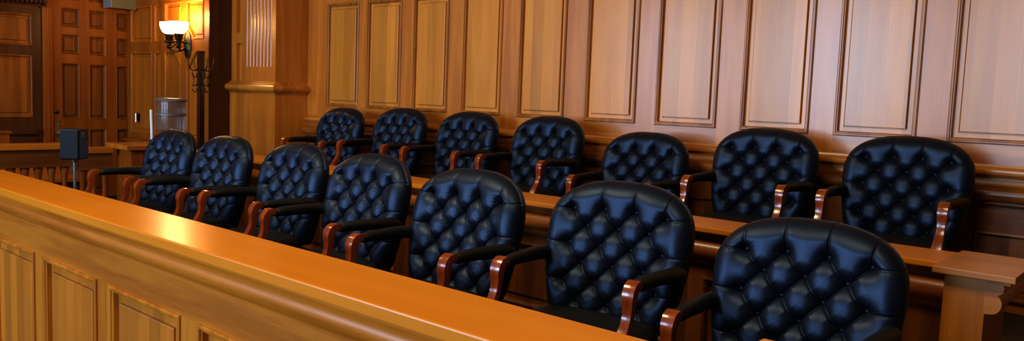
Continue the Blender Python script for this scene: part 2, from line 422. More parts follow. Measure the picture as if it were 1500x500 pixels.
bm = bmesh.new(); box(bm, FX(-8.55), YS-0.034, YP+0.2, -1.5, 3.1, -0.05, 0.012); struct('return_board', bm, M['shadow_wood'], sw)

# ---- end wall with the tall door
fr = FX(XE)
bm = bmesh.new(); box(bm, fr, YF, 3.55, -1.5, 3.1, -0.12, -0.03); box(bm, fr, 3.55, 5.2, 1.45, 3.1, -0.12, -0.03)
box(bm, fr, 3.55, 5.2, -1.5, 1.45, -0.12, -0.07)
ew = struct('wall_left', bm, M['far_panel'])
rows = [(-0.455, 0.287), (0.405, 0.775)]
cols = [(x, x+1.0, rows) for x in (-7.9, -6.65, -5.4, -4.15, -2.9, -1.65, -0.4, 0.9, 2.15)]
cols = [(a, a+1.05, rows) for a in (-5.4, -4.15, -2.9, -1.60, -0.30, 1.0)] + [(2.28, 3.45, rows)]
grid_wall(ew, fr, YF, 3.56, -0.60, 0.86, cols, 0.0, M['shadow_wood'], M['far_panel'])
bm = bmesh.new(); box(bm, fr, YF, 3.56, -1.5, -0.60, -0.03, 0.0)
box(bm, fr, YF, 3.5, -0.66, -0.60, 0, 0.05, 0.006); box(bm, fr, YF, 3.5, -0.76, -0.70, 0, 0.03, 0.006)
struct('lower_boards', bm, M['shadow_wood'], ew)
# carved cornice
bm = bmesh.new()
box(bm, fr, YF, 3.62, 0.96, 1.3, -0.03, 0.10); box(bm, fr, YF, 3.62, 0.875, 0.90, -0.03, 0.06)
u = -1.0
while u < 3.6:
    tube(bm, [fr(u, 0.895, 0.06), fr(u+0.012, 0.93, 0.10), fr(u, 0.965, 0.10)], [0.018, 0.022, 0.018], seg=8); u += 0.048
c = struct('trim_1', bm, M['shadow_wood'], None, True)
# casing + door
bm = bmesh.new(); box(bm, fr, 3.56, 3.665, -1.5, 3.1, -0.07, 0.03, 0.006); box(bm, fr, 3.60, 3.63, -1.5, 3.1, 0.03, 0.04, 0.004)
box(bm, fr, 3.665, 4.60, 1.45, 1.6, -0.07, 0.03, 0.006)
struct('trim_2', bm, M['far_frame'])
door = thing('door_1', None, None, (XE, 4.1, B0)); del_ = None
door['kind'] = 'structure'
DR = [(-1.40, -0.60), (-0.475, 0.22), (0.33, 0.575), (0.665, 0.90), (1.0, 1.35)]
def door_parts():
    cols = [(3.777, 3.99, DR), (4.10, 4.31, DR), (4.43, 4.60, DR)]
    bm = bmesh.new(); w, d = -0.01, 0.04; cur = 3.665
    for a, b, rr in cols:
        box(bm, fr, cur, a, -1.48, 1.45, w-d, w); c_ = -1.48
        for p, q in rr: box(bm, fr, a, b, c_, p, w-d, w); c_ = q
        box(bm, fr, a, b, c_, 1.45, w-d, w); cur = b
    f = finish('door_leaf', bm, M['far_frame']); out = [f]
    for a, b, rr in cols:
        for p, q in rr:
            bm = bmesh.new()
            ring_panel(bm, fr, a, b, p, q, [(0, w), (0.004, w+0.006), (0.018, w-0.004), (0.022, w-0.035), (0.034, w-0.035), (0.05, w-0.02)])
            out.append(finish('door_panel', bm, M['far_panel']))
    # latch plate, knob, keyhole rosette
    bm = bmesh.new(); box(bm, fr, 3.69, 3.75, -0.86, -0.50, -0.012, 0.0, 0.004)
    bm2 = bmesh.new()
    vs = [(3.69, -0.51), (3.70, -0.485), (3.72, -0.47), (3.74, -0.485), (3.75, -0.51)]
    a_ = [bm.verts.new(fr(x, y, 0.0)) for x, y in vs]; bm.faces.new(a_)
    out.append(finish('knob_plate', bm, M['brass'])); bm2.free()
    bm = bmesh.new(); p = fr(3.72, -0.645, 0.0)
    lathe(bm, p, [(0.012, 0.0), (0.012, 0.03), (0.03, 0.036), (0.034, 0.052), (0.028, 0.07), (0.01, 0.076)], 20, 'X')
    out.append(finish('door_knob', bm, M['brass'], smooth=True))
    bm = bmesh.new(); p = fr(3.715, -0.385, -0.01)
    lathe(bm, p, [(0.026, 0.0), (0.026, 0.01), (0.018, 0.016), (0.006, 0.018)], 20, 'X')
    out.append(finish('lock_rosette', bm, M['bronze'], smooth=True))
    shift(door, *out)
door_parts()
bm = bmesh.new(); box(bm, fr, 4.275, 4.573, 0.935, 1.22, 0.03, 0.26, 0.004)
o = thing('metal_box', 'olive grey metal box with a pale edge mounted high over the panelled door', 'metal box', tuple(fr(4.42, 0.935, 0.0)))
bx = finish('housing', bm, M['sign'])
bm = bmesh.new(); box(bm, fr, 4.262, 4.277, 0.935, 1.22, 0.03, 0.265, 0.002); ed = finish('side_edge', bm, M['label'])
bm = bmesh.new(); box(bm, fr, 4.32, 4.5, 0.98, 1.15, -0.02, 0.03); bk = finish('bracket', bm, M['iron'])
shift(o, bx, ed, bk)
# pull handle on the side wall panel
bm = bmesh.new(); f2 = FY(YS)
tube(bm, [f2(-10.385, -0.375, -0.012), f2(-10.385, -0.385, 0.045), f2(-10.385, -0.49, 0.045), f2(-10.385, -0.50, -0.012)], 0.011, 8)
o = finish('pull_handle', bm, M['chrome'], smooth=True)
bm = bmesh.new(); box(bm, f2, -10.44, -10.395, -0.51, -0.365, -0.012, 0.008, 0.003); hp = finish('backing_plate', bm, M['iron'])
t = thing('door_pull', 'slim bright steel pull on a dark plate on the panelled side wall', 'handle', tuple(f2(-10.41, -0.51, 0)))
shift(t, o, hp)

# ------------------------------------------------------------------ low balustrade beyond the box
def baluster(bm, x, y, z0, z1):
    h = z1-z0
    pr = [(0.036, 0), (0.036, 0.05), (0.02, 0.07), (0.024, 0.16), (0.03, 0.30), (0.022, 0.5), (0.019, 0.62), (0.026, 0.80), (0.038, 0.93), (0.040, 1.0)]
    lathe(bm, (x, y, z0), [(r, t*h) for r, t in pr], 14)
def balustrade(name, label, x, y0, y1, top, ys, post_end=False):
    t = thing(name, label, 'balustrade', (x, y0, B0))
    f = FX(x); parts = []
    bm = bmesh.new(); box(bm, f, y0, y1, top-0.055, top, -0.10, 0.10, 0.008); parts.append(finish('cap_rail', bm, M['rail_face_y']))
    bm = bmesh.new(); box(bm, f, y0, y1, top-0.215, top-0.055, -0.05, 0.05); box(bm, f, y0, y1, top-0.225, top-0.205, -0.06, 0.06, 0.004)
    parts.append(finish('frieze_board', bm, M['dark_y']))
    bm = bmesh.new(); box(bm, f, y0, y1, -1.44, -1.34, -0.05, 0.05, 0.006); parts.append(finish('bottom_rail', bm, M['dark_y']))
    bm = bmesh.new(); box(bm, f, y0, y1, -1.5, -1.44, -0.03, 0.03); parts.append(finish('plinth', bm, M['dark_y']))
    for y in ys:
        bm = bmesh.new(); baluster(bm, x, y, Z(-1.345), Z(top-0.22)); parts.append(finish('baluster', bm, M['far_frame'], smooth=True))
    shift(t, *parts)
M['rail_face_y'] = wood('honey oak cap along y', (0.52, 0.17, 0.014), (0.36, 0.10, 0.007), 'Y', tint=0.15, rough=0.34)
M['dark_y'] = wood('dark oak along y', (0.20, 0.065, 0.012), (0.11, 0.032, 0.006), 'Y', tint=0.2, rough=0.4)
balustrade('balustrade', 'low dark oak balustrade with turned balusters running off past the left edge', -8.36, 0.2, 3.06, -0.603, [0.30+0.1155*i for i in range(24)])
balustrade('low_gate', 'short balustered gate section between the speaker and the square oak post', -8.36, 3.065, 3.385, -0.65, [3.12+0.105*i for i in range(3)])
# the square post at its end
t = thing('newel_post', 'square pale oak newel post with flat cap ending the low balustrade', 'post', (-8.15, 3.6, B0))
bm = bmesh.new(); box(bm, G, -8.47, -7.97, 3.388, 3.86, Z(-0.66), Z(-0.61), 0.008); c1 = finish('post_cap', bm, M['rail_face_y'])
bm = bmesh.new(); box(bm, G, -8.36, -8.02, 3.45, 3.80, B0, Z(-0.66), 0.004); c2 = finish('post_shaft', bm, M['far_frame'])  # darker oak chosen to suggest the shaded side of the shaft
shift(t, c1, c2)
# bench seen behind the balustrade
t = thing('wooden_bench', 'long low oak bench with panelled back behind the far balustrade', 'bench', (-9.6, 2.0, B0))
parts = []
bm = bmesh.new(); f = FX(-9.55); box(bm, f, 0.2, 3.45, -1.42, -0.86, -0.04, 0.0); box(bm, f, 0.2, 3.45, -0.86, -0.80, -0.06, 0.02, 0.008); parts.append(finish('bench_back', bm, M['rail_face_y']))
bm = bmesh.new(); box(bm, f, 0.2, 3.45, -1.08, -1.03, 0.0, 0.42, 0.01); parts.append(finish('bench_seat', bm, M['rail_face_y']))
for y in (0.2, 3.38):
    bm = bmesh.new(); box(bm, f, y, y+0.07, -1.5, -0.90, -0.05, 0.44, 0.008); parts.append(finish('bench_end', bm, M['dark_y']))
shift(t, *parts)
t = thing('wooden_post', 'short amber wooden post at the far left edge behind the balustrade', 'post', (-9.95, 3.0, B0))
f = FX(-9.9)
bm = bmesh.new(); box(bm, f, 2.62, 2.95, -1.5, -0.60, -0.1, 0.0, 0.006); c1 = finish('post_shaft', bm, M['far_frame'])
bm = bmesh.new(); box(bm, f, 2.60, 2.97, -0.60, -0.575, -0.12, 0.02, 0.006); c2 = finish('post_cap', bm, M['far_frame'])
shift(t, c1, c2)

# ------------------------------------------------------------------ jury box front rail
jr = thing('jury_box_rail', 'long honey oak jury box front rail with broad polished top and raised panels', 'railing', (-3.5, 1.65, 0))
RX0, RX1 = -7.6, -0.845
fr = FY(1.53); parts = []
bm = bmesh.new(); G2 = Frame((0, 0, H), (1, 0, 0), (0, 1, 0), (0, 0, 1))
box(bm, G2, RX0, RX1, 1.475, 1.79, -0.665, -0.62, 0.006); parts.append(finish('rail_top', bm, M['rail_cap']))
bm = bmesh.new()
prof = [(0.0, -0.664), (0.046, -0.664), (0.046, -0.672), (0.036, -0.676)] + convex(0.006, -0.722, 0.042, 0.046, 12, 62, -62) + [(0.018, -0.765), (0.024, -0.770), (0.024, -0.780), (0.010, -0.786), (0.0, -0.79)]
extrude_profile(bm, fr, prof, RX0, RX1); parts.append(finish('top_moulding', bm, M['rail_face'], smooth=True))
bm = bmesh.new()
box(bm, fr, RX0, RX1, -0.938, -0.664, -0.03, 0.0)
box(bm, fr, RX0, RX1, -1.8, -1.64, -0.03, 0.012); parts.append(finish('frieze_boards', bm, M['rail_face']))
PN = [(-3.775+0.832*i, -3.775+0.832*i+0.675) for i in range(-4, 3)]
us = [RX0] + [v for p in PN for v in p] + [RX1]
for i in range(0, len(us), 2):
    if us[i+1] > us[i]:
        bm = bmesh.new(); box(bm, fr, us[i], us[i+1], -1.64, -0.938, -0.03, 0.0); parts.append(finish('stile', bm, M['rail_stile']))
bm = bmesh.new(); box(bm, fr, RX0, RX1, -1.31, -0.664, -0.24, -0.035); box(bm, fr, RX0, RX1, -1.8, -1.31, -0.0355, -0.03); parts.append(finish('rail_core', bm, M['rail_stile']))
for a, b in PN:
    bm = bmesh.new()
    ring_panel(bm, fr, a, b, -1.64, -0.938, [(0, -0.001), (0.0, 0.008), (0.007, 0.014), (0.015, 0.013), (0.020, 0.004), (0.026, 0.002), (0.030, -0.020)], cap=False)
    mo = finish('panel_moulding', bm, M['rail_stile'])
    bm = bmesh.new()
    ring_panel(bm, fr, a, b, -1.64, -0.938, [(0.030, -0.020), (0.072, -0.020), (0.0725, -0.006), (0.078, -0.004)])
    parts += [mo, finish('raised_panel', bm, M['rail_panel'])]
shift(jr, *parts)
# cap post closing the right end of the front rail
t = thing('corner_post', 'orange oak corner post cap peeping up in front of the nearest tufted chair', 'post', (-0.62, 1.83, 0))
bm = bmesh.new(); box(bm, G2, -0.84, -0.40, 1.50, 2.00, -0.635, -0.605, 0.006); c1 = finish('post_cap', bm, M['rail_cap'])
bm = bmesh.new(); box(bm, G2, -0.80, -0.44, 1.53, 1.95, -1.31, -0.635, 0.004); c2 = finish('post_shaft', bm, M['rail_stile'])
shift(t, c1, c2)

# ------------------------------------------------------------------ ledge between the two tiers
lg = thing('tier_divider', 'oak divider ledge with moulded front between the two rows of chairs', 'divider', (-3.4, 3.6, 0))
LX0, LX1 = -6.98, -0.705; parts = []
bm = bmesh.new(); box(bm, G2, LX0, -0.74, 3.46, 3.775, -0.607, -0.58, 0.006); parts.append(finish('ledge_top', bm, M['rail_cap']))
fr = FY(3.55); bm = bmesh.new()
prof = [(-0.02, -0.606), (0.055, -0.606), (0.055, -0.625), (0.030, -0.632), (0.026, -0.648)] + convex(0.018, -0.70, 0.052, 0.05, 12, 85, -70) + [(0.012, -0.752), (0.018, -0.765), (0.012, -0.78), (-0.02, -0.785)]
extrude_profile(bm, fr, prof, LX0, LX1); parts.append(finish('ledge_moulding', bm, M['shaded_rail'], smooth=True))
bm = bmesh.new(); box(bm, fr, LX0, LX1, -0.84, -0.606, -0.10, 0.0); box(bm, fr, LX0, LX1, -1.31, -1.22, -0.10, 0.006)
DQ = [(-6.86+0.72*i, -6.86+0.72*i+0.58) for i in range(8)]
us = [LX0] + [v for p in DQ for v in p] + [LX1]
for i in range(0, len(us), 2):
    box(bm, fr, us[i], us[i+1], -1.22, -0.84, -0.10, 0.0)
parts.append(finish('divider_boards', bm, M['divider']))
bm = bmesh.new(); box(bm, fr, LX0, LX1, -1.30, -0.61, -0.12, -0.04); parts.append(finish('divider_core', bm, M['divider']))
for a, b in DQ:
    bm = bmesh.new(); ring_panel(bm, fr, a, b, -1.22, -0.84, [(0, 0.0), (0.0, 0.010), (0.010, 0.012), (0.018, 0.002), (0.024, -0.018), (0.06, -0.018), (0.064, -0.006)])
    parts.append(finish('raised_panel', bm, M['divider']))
shift(lg, *parts)
# end post with flat cap and scrolled bracket
t = thing('end_post', 'square oak end post with broad flat cap and scroll bracket at right edge', 'post', (-0.6, 3.5, 0))
parts = []
bm = bmesh.new(); box(bm, G2, -0.737, -0.468, 3.245, 3.72, -0.586, -0.56, 0.004); parts.append(finish('post_cap', bm, M['cap_red']))
bm = bmesh.new(); box(bm, G2, -0.702, -0.562, 3.285, 3.68, -1.31, -0.586, 0.003); parts.append(finish('post_shaft', bm, M['rail_stile']))
bm = bmesh.new(); fx = FX(-0.562)
extrude_profile(bm, fx, [(0, -0.586), (0.075, -0.586), (0.075, -0.600), (0, -0.600)], 3.275, 3.68); parts.append(finish('fillet_moulding', bm, M['mould']))
bm = bmesh.new()
extrude_profile(bm, fx, [(-0.003, -0.600), (0.050, -0.600), (0.056, -0.612), (0.052, -0.632)] + convex(0.020, -0.675, 0.032, 0.038, 8, 60, -90) + [(-0.003, -0.716)], 3.282, 3.68)
parts.append(finish('scroll_bracket', bm, M['wall_rail'], smooth=True))
shift(t, *parts)

# ------------------------------------------------------------------ the tufted armchairs
S_ROW, S_TOP = 0.081, 0.495
BUT = []
for r in range(6):
    n = 4 if r % 2 == 0 else 3
    for i in range(n): BUT.append(((i-(n-1)/2)*0.150, S_TOP-r*S_ROW - (0.010*(abs(i-(n-1)/2) > 1) if r == 0 else 0), r, i))
def back_segments():
    seg = []
    for i, (x, s, r, k) in enumerate(BUT):
        for j, (x2, s2, r2, k2) in enumerate(BUT):
            if r2 == r+1 and abs(abs(x-x2)-0.075) < 0.005: seg.append((x, s, x2, s2))
        if r == 0: seg.append((x, s, x*1.12, 0.74))
        if r in (0, 2, 4) and abs(x) > 0.2:
            sg = 1 if x > 0 else -1; seg.append((x, s, sg*0.50, s+0.012))
        if r == 5:
            seg.append((x, s, x-0.075, s-S_ROW)); seg.append((x, s, x+0.075, s-S_ROW))
        if r == 4: seg.append((x, s, x, s-0.001))
    return seg
SEG = back_segments()
LEAN = math.radians(11)
def build_back():
    NT, NR = 640, 112
    # outline
    out = []
    hw_b, hw_t, s_c, s_top = 0.288, 0.345, 0.395, 0.622
    def quarter(n, sgn):
        res = []
        for i in range(n+1):
            a = math.pi/2*i/n; e = 2/2.5
            res.append((sgn*hw_t*math.cos(a)**e, s_c+(s_top-s_c)*math.sin(a)**e))
        return res
    right = [(0, 0.0), (hw_b-0.05, 0.0), (hw_b-0.02, 0.008), (hw_b-0.005, 0.03)]
    for i in range(1, 12):
        t_ = i/12; right.append((hw_b+(hw_t-hw_b)*(1-(1-t_)**1.7), 0.03+(s_c-0.03)*t_))
    right += quarter(60, 1)
    left = [(-x, s) for x, s in right[::-1]][1:]
    poly = np.array(right+left[:-1])
    d = np.r_[0, np.cumsum(np.hypot(*np.diff(np.vstack([poly, poly[:1]]), axis=0).T))]
    tt = np.linspace(0, d[-1], NT, endpoint=False)
    pp = np.vstack([poly, poly[:1]])
    ox, os_ = np.interp(tt, d, pp[:, 0]), np.interp(tt, d, pp[:, 1])
    cx, cs = 0.0, 0.32
    rr = np.linspace(0.015, 1.0, NR)
    rr = np.concatenate([rr[:-14], np.linspace(rr[-14], 1.0, 22)])
    X = cx+rr[:, None]*(ox-cx)[None]; S = cs+rr[:, None]*(os_-cs)[None]
    # distance to the outline
    D = np.full(X.shape, 9.0)
    P0 = pp[:-1]; P1 = pp[1:]
    for (a, b) in zip(P0, P1):
        v = b-a; L2 = v@v
        if L2 < 1e-12: continue
        t_ = np.clip(((X-a[0])*v[0]+(S-a[1])*v[1])/L2, 0, 1)
        D = np.minimum(D, np.hypot(X-a[0]-t_*v[0], S-a[1]-t_*v[1]))
    DL = np.full(X.shape, 9.0); DS = np.full(X.shape, 9.0)
    for (a0, a1, b0, b1) in SEG:
        v0, v1 = b0-a0, b1-a1; L2 = v0*v0+v1*v1
        t_ = np.clip(((X-a0)*v0+(S-a1)*v1)/L2, 0, 1)
        q = np.hypot(X-a0-t_*v0, S-a1-t_*v1)
        if b1 > 0.7 or abs(b0) > 0.4: DS = np.minimum(DS, q)
        else: DL = np.minimum(DL, q)
    DB = np.full(X.shape, 9.0); ANG = np.zeros(X.shape)
    for (x, s, r, k) in BUT:
        q = np.hypot(X-x, S-s); m = q < DB
        DB = np.where(m, q, DB); ANG = np.where(m, np.arctan2(S-s, X-x), ANG)
    T = 0.115                                     # thickness
    Re = 0.068
    fall = np.where(D < Re, Re-np.sqrt(np.maximum(Re**2-(Re-D)**2, 0)), 0.0)
    u = np.minimum(DL/0.045, 1)
    puff = 0.014*(1-(1-u)**2.7)
    puff = puff - 0.006*np.exp(-(DS/0.014)**1.4)
    groove = -0.0060*np.exp(-(DL/0.0042)**2)
    seam = -0.0055*np.exp(-(DS/0.0032)**2)
    pit = -0.038*np.exp(-(DB/0.028)**1.2) 
    wr = 0.0008*np.cos(ANG*19+np.sin(ANG*3)*1.5)*np.exp(-((DB-0.028)/0.014)**2)*(np.sin(ANG) > -0.3)
    edge = np.clip(D/0.07, 0.12, 1)
    h = (puff+groove+pit+wr)*edge + seam
    belly = 0.018*(1-np.clip(np.abs(X)/0.35, 0, 1)**2)*0 + 0.012*np.exp(-((S-0.16)/0.14)**2)
    wing = 0.030*(np.abs(X)/0.35)**2.2
    F = T-fall+h-0.021+belly + wing               # outwards depth of front face, 0 = back plane
    verts = []; faces = []
    ca, sa = math.cos(LEAN), math.sin(LEAN)
    def P(x, s, f):                               # local chair frame: front is -Y
        y = 0.300 - f; z_ = s
        return (x, y*1.0 + z_*sa, 0.36 + z_*ca)
    # centre vertex
    nR = len(rr)
    verts.append(P(cx, cs, float(F[0].mean())))
    for i in range(nR):
        for j in range(NT): verts.append(P(X[i, j], S[i, j], F[i, j]))
    # side and rear rings
    for (sc, f) in ((1.0, 0.030), (0.995, 0.012), (0.98, 0.003), (0.95, 0.0), (0.5, 0.0)):
        for j in range(NT):
            wg = 0.030*(abs(ox[j])/0.35)**2.2*(sc**2)
            verts.append(P(cx+sc*(ox[j]-cx), cs+sc*(os_[j]-cs), f+wg*0.9))
    tot = nR+5
    for j in range(NT):
        k = (j+1) % NT
        faces.append((0, 1+j, 1+k))
        for i in range(tot-1):
            a = 1+i*NT; b = a+NT; faces.append((a+j, b+j, b+k, a+k))
    verts.append(P(cx, cs, 0.0)); e = len(verts)-1; a = 1+(tot-1)*NT
    for j in range(NT): faces.append((e, a+(j+1) % NT, a+j))
    me = bpy.data.meshes.new('backrest'); me.from_pydata(verts, [], faces); me.update()
    b2 = bmesh.new(); b2.from_mesh(me); bmesh.ops.recalc_face_normals(b2, faces=b2.faces[:]); b2.to_mesh(me); b2.free()
    for p in me.polygons: p.use_smooth = True
    me.materials.append(M['leather'])
    bp = []
    for (x, s, r, k) in BUT:
        wg = 0.030*(abs(x)/0.35)**2.2; bl = 0.012*math.exp(-((s-0.16)/0.14)**2)
        f = T-0.021-0.038-0.006+wg+bl
        bp.append(Vector(P(x, s, f+0.004)))
    return me, bp
back_me, but_pos = build_back()

def make_chair():
    t = thing('tufted_armchair', 'x', 'chair', (0, 0, 0), 0, 'black button-tufted swivel armchairs in the jury box')
    bk = bpy.data.objects.new('backrest', back_me); COL.objects.link(bk); bk.parent = t
    bm = bmesh.new()
    bmesh.ops.create_uvsphere(bm, u_segments=12, v_segments=8, radius=0.0085)
    bmesh.ops.scale(bm, vec=(1, 0.6, 1), verts=bm.verts[:])
    first = None
    for p in but_pos:
        if first is None:
            first = finish('tuft_button', bm, M['seat_leather'], bk, smooth='all'); o = first
        else:
            o = first.copy(); COL.objects.link(o); o.parent = bk
        o.location = p
    # seat cushion: plump rounded slab
    bm = bmesh.new()
    n = 28; top = []
    def srect(a, hx, hy, e=4.0):
        c, s = math.cos(a), math.sin(a)
        return (hx*math.copysign(abs(c)**(2/e), c), hy*math.copysign(abs(s)**(2/e), s))
    NS = 56; loops = []
    for (sc, z_) in ((0.90, 0.345), (0.985, 0.352), (1.0, 0.375), (1.0, 0.425), (0.985, 0.447), (0.94, 0.460), (0.8, 0.470), (0.5, 0.476), (0.2, 0.478)):
        loops.append([bm.verts.new((sx*sc, 0.005+sy*sc, z_-0.05)) for sx, sy in (srect(2*math.pi*i/NS, 0.292, 0.27) for i in range(NS))])
    for A, B in zip(loops, loops[1:]):
        for i in range(NS):
            j = (i+1) % NS; bm.faces.new((A[i], A[j], B[j], B[i]))
    bm.faces.new(loops[0][::-1]); bm.faces.new(loops[-1])
    finish('seat', bm, M['seat_leather'], t, smooth=True)
    # wooden seat frame under the cushion
    bm = bmesh.new()
    for sx in (-1, 1): box(bm, G, sx*0.288-0.022, sx*0.288+0.022, -0.245, 0.22, 0.265, 0.322, 0.008)
    box(bm, G, -0.27, 0.27, -0.255, -0.215, 0.265, 0.310, 0.008); box(bm, G, -0.27, 0.27, 0.18, 0.22, 0.265, 0.30, 0.008)
    finish('seat_frame', bm, M['mahogany'], t)
    # arms
    for sx in (-1, 1):
        x = sx*0.305
        pts = spline([(x, -0.062, 0.632), (x, -0.093, 0.645), (x, -0.120, 0.636), (x, -0.134, 0.606), (x, -0.134, 0.570), (x, -0.140, 0.530),
                      (x, -0.158, 0.490), (x, -0.184, 0.452), (x, -0.206, 0.410), (x, -0.216, 0.365), (x, -0.212, 0.325), (x, -0.20, 0.285)], 5)
        rd = []
        for i in range(len(pts)):
            q = i/(len(pts)-1)
            wid = 0.0255 - 0.0065*math.exp(-((q-0.48)/0.16)**2) + 0.002*(q > 0.8)
            dep = 0.0165 + 0.004*math.exp(-((q-0.25)/0.12)**2) - 0.003*math.exp(-((q-0.5)/0.15)**2) + 0.004*q
            if q < 0.04: wid *= 0.8; dep *= 0.7
            rd.append((wid, dep))
        bm = bmesh.new(); tube(bm, pts, rd, seg=20, up=(1, 0, 0), square=True)
        finish('arm_post', bm, M['mahogany'], t, smooth=True)
        xb = sx*0.318
        pts = spline([(x, -0.078, 0.634), (x, -0.02, 0.640), (x+sx*0.004, 0.07, 0.640), (xb, 0.16, 0.638), (xb-sx*0.004, 0.25, 0.632), (xb-sx*0.02, 0.30, 0.62)], 5)
        rd = []
        for i in range(len(pts)):
            q = i/(len(pts)-1); k = min(1, 0.80+q*3) 
            rd.append(((0.026+0.012*q)*k, (0.0235+0.012*q)*k))
        bm = bmesh.new(); tube(bm, pts, rd, seg=18, up=(1, 0, 0))
        finish('armrest', bm, M['seat_leather'], t, smooth=True)
    bm = bmesh.new(); lathe(bm, (0, 0, 0.10), [(0.035, 0), (0.035, 0.10), (0.024, 0.11), (0.024, 0.15), (0.05, 0.165), (0.11, 0.19)], 20)
    finish('swivel_column', bm, M['iron'], t, smooth=True)
    for k in range(5):
        a = math.radians(90+72*k+18); c, s = math.cos(a), math.sin(a)
        bm = bmesh.new(); tube(bm, spline([(0.02*c, 0.02*s, 0.125), (0.12*c, 0.12*s, 0.12), (0.22*c, 0.22*s, 0.092), (0.275*c, 0.275*s, 0.075)], 4), [(0.026-0.0009*i, 0.020-0.0006*i) for i in range(13)], seg=10, up=(-s, c, 0), square=True)
        leg = finish('leg', bm, M['mahogany'], t, smooth=True)
        bm = bmesh.new(); lathe(bm, (0.275*c, 0.275*s, 0.026), [(0.018, -0.018), (0.026, -0.012), (0.026, 0.012), (0.018, 0.018)], 14, 'X')
        lathe(bm, (0.275*c, 0.275*s, 0.045), [(0.008, 0.0), (0.008, 0.03)], 8)
        finish('caster', bm, M['iron'], leg, smooth=True)
    return t

def dup(root):
    r = root.copy(); COL.objects.link(r)
    for ch in [c for c in root.children]:
        c = ch.copy(); COL.objects.link(c); c.parent = r
        for g in [x for x in ch.children]:
            d_ = g.copy(); COL.objects.link(d_); d_.parent = c
    return r
ORD = ['nearest', 'second nearest', 'third nearest', 'middle', 'third farthest', 'second farthest', 'farthest']
# (x, y, floor, rotation degrees, label)
chairs = [
 (-5.93, 2.52, T1, 0, 'black tufted leather armchair, farthest in the front row, beside the speaker'),
 (-5.15, 2.52, T1, 0, 'black tufted leather armchair, second farthest in the front row'),
 (-4.37, 2.57, T1, -1, 'black tufted leather armchair, third from the far end of the front row'),
 (-3.50, 2.47, T1, -2, 'black tufted leather armchair in the middle of the front row, fourth from either end'),
 (-2.66, 2.42, T1-0.012, 1, 'black tufted leather armchair, third nearest in the front row'),
 (-1.86, 2.56, T1-0.005, 5, 'black tufted leather armchair, second nearest in the front row, turned slightly'),
 (-1.045, 2.54, T1-0.062, 3, 'largest black tufted armchair, nearest in the front row, cut by bottom edge'),
 (-6.50, 4.52, T2-0.03, 0, 'black tufted leather armchair, farthest in the back row, beside the fluted pilaster'),
 (-5.64, 4.55, T2, 0, 'black tufted leather armchair, second farthest in the back row'),
 (-4.78, 4.56, T2, 0, 'black tufted leather armchair, third from the far end of the back row'),
 (-3.90, 4.56, T2, 0, 'black tufted leather armchair in the middle of the back row, fourth from either end'),
 (-3.00, 4.54, T2-0.075, 0, 'black tufted leather armchair, third nearest in the back row, set lower than its neighbours'),
 (-2.13, 4.57, T2, 0, 'black tufted leather armchair, second nearest in the back row, in front of the oak wall'),
 (-1.28, 4.55, T2, 0, 'black tufted leather armchair, nearest in the back row, just left of the end post'),
]
proto = make_chair()
roots = [proto] + [dup(proto) for _ in chairs[1:]]
for i_, (o, (x, y, z_, rz, lab)) in enumerate(zip(roots, chairs)):
    low = T1 if i_ < 7 else T2
    o.location = (x, y, low); o.rotation_euler = (0, 0, math.radians(rz)); o['label'] = lab
    drop = z_-low
    if drop:                       # the swivel seat is wound down on its column
        for c in o.children:
            if c.name.split('.')[0] not in ('leg', 'swivel_column'): c.location.z += drop
for i, o in enumerate(roots): o['group'] = 'tufted armchairs in the front row' if i < 7 else 'tufted armchairs in the back row'

# ------------------------------------------------------------------ speaker on its stand
sp = thing('loudspeaker', 'small black box loudspeaker with a tiny grey label, on a thin pole', 'speaker', (-7.40, 2.70, Z(-0.675)), math.radians(45))
G0 = G
bm = bmesh.new(); box(bm, G0, -0.08, 0.08, -0.09, 0.09, 0, 0.265, 0.012); finish('cabinet', bm, M['cabinet'], sp)
bm = bmesh.new(); box(bm, G0, -0.074, 0.074, -0.102, -0.089, 0.010, 0.255, 0.006); finish('front_grille', bm, M['speaker'], sp)
bm = bmesh.new(); box(bm, G0, 0.0795, 0.0820, -0.05, 0.01, 0.215, 0.24); box(bm, G0, 0.0795, 0.0820, -0.05, 0.01, 0.197, 0.208); finish('side_label', bm, M['label'], sp)
st = thing('speaker_stand', 'slender grey metal pole stand holding the small black speaker', 'stand', (-7.40, 2.70, B0))
bm = bmesh.new(); lathe(bm, (0, 0, 0.02), [(0.013, 0), (0.013, 0.785)], 14); lathe(bm, (0, 0, 0.795), [(0.013, 0), (0.022, 0.012), (0.022, 0.029)], 14); finish('pole', bm, M['steel'], st, smooth=True)
bm = bmesh.new(); lathe(bm, (0, 0, 0), [(0.15, 0), (0.15, 0.012), (0.03, 0.025), (0.02, 0.05)], 28); finish('base', bm, M['iron'], st, smooth=True)

# ------------------------------------------------------------------ water cooler and bottle
wc = thing('water_cooler', 'grey water cooler under the smoky bottle, mostly hidden behind the farthest front chairs', 'water cooler', (-7.53, 3.62, B0))
bm = bmesh.new(); box(bm, G, -0.15, 0.15, -0.15, 0.15, 0, 0.95, 0.015); finish('body', bm, M['steel'], wc)
bm = bmesh.new(); lathe(bm, (0, 0, 0.95), [(0.14, 0), (0.14, 0.04), (0.10, 0.06), (0.062, 0.06)], 28); finish('collar', bm, M['steel'], wc, smooth=True)
for dx in (-0.05, 0.05):
    bm = bmesh.new(); lathe(bm, (dx, -0.15, 0.80), [(0.012, 0), (0.012, -0.05), (0.02, -0.05), (0.02, -0.065)], 12, 'Y'); finish('tap', bm, M['iron'], wc, smooth=True)
bt = thing('water_bottle', 'upturned smoky clear ribbed water bottle on the cooler below the wall lamp', 'bottle', (-7.53, 3.62, B0+1.012))
bm = bmesh.new()
rb = [(0.03, 0.0), (0.05, 0.012), (0.10, 0.03), (0.128, 0.06), (0.130, 0.10), (0.130, 0.17), (0.130, 0.25), (0.130, 0.33), (0.126, 0.345)]
